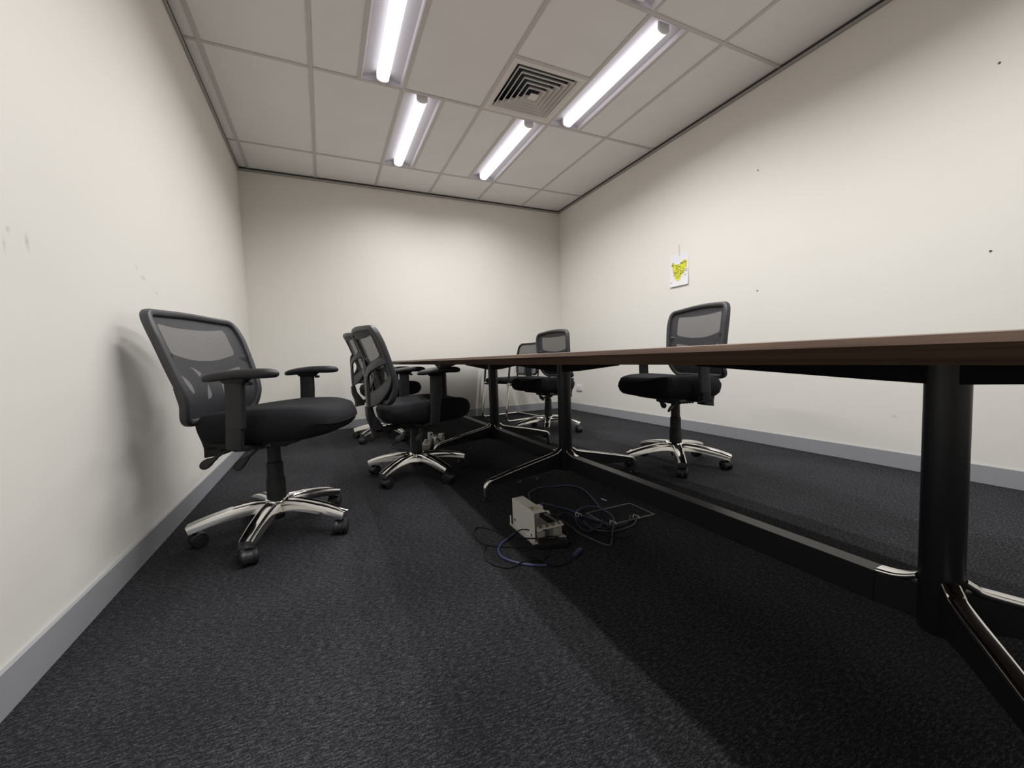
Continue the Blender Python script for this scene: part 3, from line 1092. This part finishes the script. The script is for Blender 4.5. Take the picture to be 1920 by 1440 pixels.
# ------------------------------------------------------------------ floor box, wiring box and cables under the table
t = thing('floor_box', 'carpet-topped floor box lid with a thin metal rim under the table', 'floor box', (1.825, -3.402, 0))
obj('lid', box(-0.120, 0.120, -0.074, 0.074, 0.0, 0.004), M['carpet'], t, smooth=False)
bm = bmesh.new()
for a in ((-0.128, 0.128, -0.082, -0.0745), (-0.128, 0.128, 0.0745, 0.082), (-0.128, -0.1205, -0.0745, 0.0745), (0.1205, 0.128, -0.0745, 0.0745)):
    box(*a, 0.0, 0.0055, 0.001, 1, bm)
obj('rim', bm, M['brass'], t, smooth=False)
obj('cable_notch', box(0.005, 0.06, -0.066, -0.050, 0.003, 0.0052), M['black_cable'], t, smooth=False)


def wiring_box(label, x, y, deg):
    t = thing('wiring_box', label, 'wiring box', (x, y, 0), math.radians(deg))
    # cover: tall side, narrow top, back end
    L = 0.20
    obj('side_panel', box(0.0, 0.0022, 0.0, L, 0.010, 0.121, 0.0008, 1), M['white_metal'], t, smooth=False)
    obj('top_panel', box(0.0, 0.053, 0.0, L, 0.1195, 0.1217, 0.0008, 1), M['white_metal'], t, smooth=False)
    bm = bmesh.new()
    endp = [(0.0, 0.010), (0.128, 0.010), (0.128, 0.052), (0.053, 0.121), (0.0, 0.121)]
    loft([[(a, L - 0.002, b) for a, b in endp], [(a, L, b) for a, b in endp]], bm)
    obj('end_panel', bm, M['white_metal'], t, smooth=False)
    # sloping ribbed board from the top edge down to the right
    bm = bmesh.new()
    ax, az, bx, bz_ = 0.050, 0.114, 0.124, 0.054
    loft([[(ax, 0.004, az), (bx, 0.004, bz_), (bx - 0.003, 0.004, bz_ - 0.004), (ax - 0.003, 0.004, az - 0.004)],
          [(ax, L - 0.004, az), (bx, L - 0.004, bz_), (bx - 0.003, L - 0.004, bz_ - 0.004), (ax - 0.003, L - 0.004, az - 0.004)]], bm)
    bd = obj('ribbed_board', bm, M['grey_plastic'], t, smooth=False)
    for k in range(5):
        u = 0.12 + 0.17 * k
        cx, cz = ax + (bx - ax) * u, az + (bz_ - az) * u
        obj('rib', box(cx - 0.003, cx + 0.003, 0.006, L - 0.012, cz, cz + 0.005), M['fin'], bd, smooth=False)
    # front shelf with a row of connectors
    sh = obj('front_shelf', loft([[(0.010, -0.004, 0.050), (0.128, -0.004, 0.052), (0.128, -0.004, 0.056), (0.010, -0.004, 0.054)],
                                  [(0.010, 0.022, 0.056), (0.128, 0.022, 0.058), (0.128, 0.022, 0.062), (0.010, 0.022, 0.060)]]), M['white_metal'], t, smooth=False)
    for k in range(8):
        cx = 0.016 + 0.0138 * k
        obj('connector', box(cx - 0.0045, cx + 0.0045, 0.0, 0.014, 0.056, 0.066 - 0.004 * (k % 3 == 1), 0.001, 1), M['connector'] if k % 2 == 0 else M['grey_plastic'], sh, smooth=False)
    # inner dark side wall of the cover
    obj('inner_wall', box(0.003, 0.006, 0.004, L - 0.004, 0.012, 0.118), M['fin'], t, smooth=False)
    # lower front face with bays
    fr = obj('front_panel', box(0.012, 0.124, 0.004, 0.008, 0.012, 0.052), M['beige_plastic'], t, smooth=False)
    for a, b, mm in ((0.018, 0.044, 'beige_plastic'), (0.048, 0.064, 'fin'), (0.068, 0.078, 'grey_plastic'), (0.082, 0.120, 'beige_plastic')):
        obj('bay', box(a, b, 0.0, 0.005, 0.016, 0.048, 0.001, 1), M[mm], fr, smooth=False)
    # base plate with a turned flange
    obj('base_plate', box(-0.012, 0.136, -0.010, L + 0.006, 0.004, 0.0085, 0.001, 1), M['white_metal'], t, smooth=False)
    obj('base_flange', box(-0.012, -0.010, -0.010, L + 0.006, 0.004, 0.014), M['white_metal'], t, smooth=False)
    obj('side_tab', box(-0.011, -0.009, L - 0.006, L + 0.006, 0.008, 0.048, 0.0008, 1), M['white_metal'], t, smooth=False)
    for a, b in ((-0.006, 0.03), (-0.006, L - 0.03), (0.12, 0.03), (0.12, L - 0.03)):
        obj('rubber_foot', lathe([(0.006, 0.0), (0.006, 0.0045)], 10), M['rubber'], t, (a, b, 0))
    obj('latch', box(-0.002, 0.0, 0.022, 0.030, 0.022, 0.032, 0.0006, 1), M['fin'], t, smooth=False)
    obj('hinge_slot', box(-0.0012, 0.0, L - 0.028, L - 0.018, 0.030, 0.040), M['fin'], t, smooth=False)
    obj('warning_label', box(0.008, 0.045, 0.028, 0.075, 0.1217, 0.1221), M['connector'], t, smooth=False)
    for k in range(3):
        obj('label_print', box(0.012, 0.018 + 0.006 * k, 0.034 + 0.012 * k, 0.040 + 0.012 * k, 0.1221, 0.1224), M['fin'], t, smooth=False)
    obj('plug_block', box(0.054, 0.074, 0.060, 0.092, 0.100, 0.118, 0.003, 2), M['white_plastic'], t)
    obj('plug_block', box(0.064, 0.082, 0.020, 0.040, 0.092, 0.108, 0.003, 2), M['white_plastic'], t)
    return t


wiring_box('open white metal wiring box lying on the carpet under the near half of the table', 1.353, -3.478, 0)
o = obj('power_adapter', box(-0.055, 0.055, -0.022, 0.022, 0, 0.026, 0.005, 3), M['black_cable'], None, (1.405, -3.525, 0), (0, 0, -0.32))
tag(o, 'black power adapter on the carpet against the front of the white wiring box', 'power adapter')


def cable(label, pts, r, mat, zz=None, group='cables under the table'):
    P = []
    for i, p in enumerate(pts):
        z = r + 0.0005 + (zz[i] if zz else 0.0)
        P.append((p[0], p[1], z))
    o = obj('cable', tube(P, r, 8, 5), M[mat])
    return tag(o, label, 'cable', group)


cable('blue cable arching on the carpet behind the white wiring box to the floor box',
      [(1.440, -3.17), (1.50, -3.08), (1.56, -3.034), (1.593, -2.957), (1.652, -2.909), (1.712, -2.9), (1.764, -2.92), (1.833, -2.935), (1.873, -2.985), (1.871, -3.07), (1.846, -3.155), (1.809, -3.251), (1.787, -3.305), (1.775, -3.37)],
      0.0036, 'blue_cable', [0] * 10 + [0.0, 0.004, 0.006, 0.006])
cable('blue cable from the top of the white wiring box looping back through its own coil',
      [(1.43, -3.40), (1.47, -3.33), (1.52, -3.255), (1.575, -3.215), (1.628, -3.249), (1.648, -3.311), (1.657, -3.367), (1.668, -3.409), (1.683, -3.451), (1.702, -3.5), (1.725, -3.487), (1.754, -3.436), (1.768, -3.372), (1.766, -3.317), (1.743, -3.288), (1.704, -3.282), (1.662, -3.304), (1.635, -3.34)],
      0.0036, 'blue_cable', [0.110, 0.090, 0.055, 0.025, 0.012, 0.010, 0.010, 0.010, 0.010, 0.010, 0.012, 0.014, 0.014, 0.014, 0.012, 0.010, 0.010, 0.012])
cable('navy cable forming the lower loop between the white box and the floor box',
      [(1.50, -3.33), (1.582, -3.295), (1.611, -3.305), (1.612, -3.356), (1.588, -3.41), (1.57, -3.476), (1.578, -3.504), (1.61, -3.504), (1.663, -3.478), (1.70, -3.44)], 0.0034, 'navy_cable', [0.012] * 10)
cable('navy cable running along the near edge of the floor box',
      [(1.628, -3.35), (1.616, -3.426), (1.647, -3.469), (1.676, -3.498), (1.729, -3.503), (1.772, -3.501), (1.815, -3.478), (1.84, -3.452)], 0.0034, 'navy_cable', [0.002, 0.0, 0.0, 0.0, 0.0, 0.002, 0.006, 0.006])
cable('grey cable with a sharp bend nearest the camera, tied at the floor box',
      [(1.52, -3.30), (1.555, -3.417), (1.553, -3.478), (1.562, -3.541), (1.572, -3.585), (1.583, -3.617), (1.600, -3.622), (1.637, -3.582), (1.677, -3.535), (1.708, -3.504), (1.72, -3.46)], 0.0036, 'grey_cable', [0.02, 0.003] + [0] * 6 + [0.006, 0.012, 0.014])
cable('grey cable curving past the near corner of the floor box',
      [(1.632, -3.395), (1.618, -3.478), (1.64, -3.515), (1.686, -3.535), (1.742, -3.535), (1.804, -3.519), (1.852, -3.478), (1.858, -3.455)], 0.0034, 'grey_cable', [0.003, 0.004, 0.004, 0.0, 0.0, 0.0, 0.005, 0.006])
cable('short grey cable end lying in front of the floor box', [(1.60, -3.465), (1.617, -3.502), (1.625, -3.542), (1.637, -3.582), (1.68, -3.596), (1.727, -3.593)], 0.003, 'black_cable', [0, 0.004, 0.006, 0.008, 0.0, 0])
cable('thin black cable looping out widest to the left of the white wiring box',
      [(1.40, -3.492), (1.365, -3.455), (1.334, -3.391), (1.289, -3.393), (1.283, -3.341), (1.266, -3.298), (1.243, -3.251), (1.219, -3.226), (1.196, -3.236), (1.175, -3.281), (1.171, -3.334), (1.183, -3.39), (1.223, -3.428), (1.28, -3.473), (1.335, -3.509), (1.36, -3.515)],
      0.0026, 'black_cable', [0.05, 0.042, 0.026, 0.006, 0.0, 0, 0, 0, 0, 0, 0, 0, 0.0, 0.004, 0.006, 0.012])
cable('thick blue cable curling in front of the white wiring box',
      [(1.324, -3.357), (1.28, -3.388), (1.243, -3.414), (1.218, -3.444), (1.204, -3.472), (1.199, -3.51), (1.212, -3.55), (1.238, -3.588), (1.264, -3.613), (1.287, -3.628), (1.311, -3.641)], 0.0042, 'blue_cable')
cable('thin black cable making the lower left loop on the carpet',
      [(1.182, -3.399), (1.156, -3.446), (1.143, -3.501), (1.153, -3.544), (1.171, -3.574), (1.193, -3.592), (1.223, -3.593), (1.248, -3.593), (1.284, -3.6), (1.309, -3.603), (1.335, -3.59), (1.356, -3.568), (1.372, -3.545)],
      0.0026, 'black_cable', [0, 0, 0, 0, 0, 0, 0.004, 0.010, 0.006, 0, 0, 0, 0.012])
pc = cable('black cable ending in a blue plug to the right of the power adapter',
           [(1.304, -3.516), (1.302, -3.562), (1.303, -3.595), (1.308, -3.628), (1.324, -3.650), (1.352, -3.662), (1.385, -3.659), (1.422, -3.640), (1.435, -3.630)], 0.0026, 'black_cable', [0, 0, 0.007, 0.011, 0.004, 0, 0, 0.002, 0.004])
bl = sweep([(1.428, -3.634, 0.008), (1.449, -3.622, 0.010), (1.464, -3.613, 0.010)], rrect(0.007, 0.006, 0.003, 2), up=(0, 0, 1))
obj('plug', bl, M['blue_cable'], pc)
obj('plug_tip', sweep([(1.464, -3.613, 0.010), (1.474, -3.607, 0.010)], rrect(0.0055, 0.004, 0.001, 1), up=(0, 0, 1)), M['grey_plastic'], pc)
cable('black cable draped over the front of the white wiring box down to the power adapter',
      [(1.318, -3.40), (1.335, -3.47), (1.362, -3.505), (1.40, -3.515), (1.44, -3.505), (1.462, -3.53)], 0.0028, 'black_cable', [0.0, 0.022, 0.030, 0.032, 0.018, 0.004])
cable('black cable hanging down the right side of the white wiring box',
      [(1.428, -3.46), (1.455, -3.445), (1.486, -3.452), (1.496, -3.48), (1.492, -3.515), (1.47, -3.535)], 0.0045, 'black_cable', [0.09, 0.08, 0.045, 0.012, 0.0, 0.0])
for k, (x, y, z, nm) in enumerate(((1.712, -3.487, 0.016, 'around the cables at the near corner of the floor box'), (1.637, -3.342, 0.016, 'around the coil between the white box and the floor box'),
                                   (1.848, -3.472, 0.010, 'around the cable at the far right corner of the floor box'))):
    pts = [(x + 0.008 * math.cos(a), y + 0.004 * math.sin(a), max(0.002, z + 0.008 * math.sin(a))) for a in [2 * PI * i / 10 for i in range(10)]]
    bm = tube(pts, 0.0016, 6, 3, closed=True)
    tube([(x + 0.008, y, z), (x + 0.012, y - 0.008, z + 0.004), (x + 0.010, y - 0.018, max(0.003, z - 0.004))], 0.0016, 6, 3, bm)
    tag(obj('cable_tie', bm, M['white_plastic']), 'white cable tie ' + nm, 'cable tie', 'cable ties under the table')
o = obj('paper_scrap', box(-0.003, 0.003, -0.017, 0.017, 0.0, 0.002), M['white_plastic'], None, (1.8795, -3.215, 0), (0, 0, 0.15), smooth=False)
tag(o, 'tiny pale scrap on the carpet beside the floor box', 'scrap')

# far wiring cluster behind the second chair
t = thing('socket_block', 'white socket block on the carpet under the far half of the table', 'power strip', (1.365, -1.60, 0), math.radians(-18))
obj('block_body', box(-0.030, 0.030, -0.03, 0.20, 0.004, 0.055, 0.005, 2), M['white_metal'], t)
obj('end_face', box(-0.024, 0.024, -0.033, -0.029, 0.010, 0.049, 0.001, 1), M['beige_plastic'], t)
for k in range(3):
    obj('socket', box(-0.016, 0.016, 0.0 + 0.06 * k, 0.034 + 0.06 * k, 0.054, 0.058, 0.002, 2), M['grey_plastic'], t)
plugs = [(1.468, -1.515, 0.0, 0.3, 'leaning nearest the column of the left chair'), (1.478, -1.42, 0.0, -0.3, 'in the middle of the far wiring heap'), (1.550, -1.38, 0.0, 0.7, 'on the right of the far wiring heap'), (1.480, -1.27, 0.0, 0.1, 'at the back of the far wiring heap')]
for x, y, z, a, nm in plugs:
    pl = thing('mains_plug', 'white mains plug ' + nm, 'plug', (x, y, z), a, 'plugs in the far wiring heap')
    obj('plug_body', box(-0.019, 0.019, -0.024, 0.024, 0.0, 0.085, 0.006, 2), M['white_plastic'], pl)
    obj('cord_sleeve', tube([(0, -0.02, 0.07), (0, -0.045, 0.068), (0.003, -0.062, 0.05)], 0.006, 8, 4), M['black_cable'], pl)
cable('black cable looped over the white plugs in the far wiring heap', [(1.435, -1.60), (1.44, -1.52), (1.478, -1.45), (1.50, -1.38), (1.56, -1.33), (1.60, -1.42), (1.56, -1.50)], 0.005, 'black_cable', [0.0, 0.06, 0.088, 0.089, 0.05, 0.01, 0.0], 'cables in the far wiring heap')
cable('black cable lying in a wide ring behind the far wiring heap', [(1.50, -1.40), (1.60, -1.25), (1.66, -1.05), (1.60, -0.92), (1.52, -0.98), (1.50, -1.12), (1.53, -1.24)], 0.004, 'black_cable', None, 'cables in the far wiring heap')
cable('navy cable trailing left from the far wiring heap past the chair base', [(1.38, -1.66), (1.28, -1.55), (1.18, -1.42), (1.13, -1.33), (1.16, -1.22), (1.22, -1.12)], 0.004, 'navy_cable', None, 'cables in the far wiring heap')
cable('grey cable along the foot of the third table column', [(1.50, -1.75), (1.58, -1.80), (1.66, -1.78), (1.72, -1.70)], 0.003, 'grey_cable', None, 'cables in the far wiring heap')
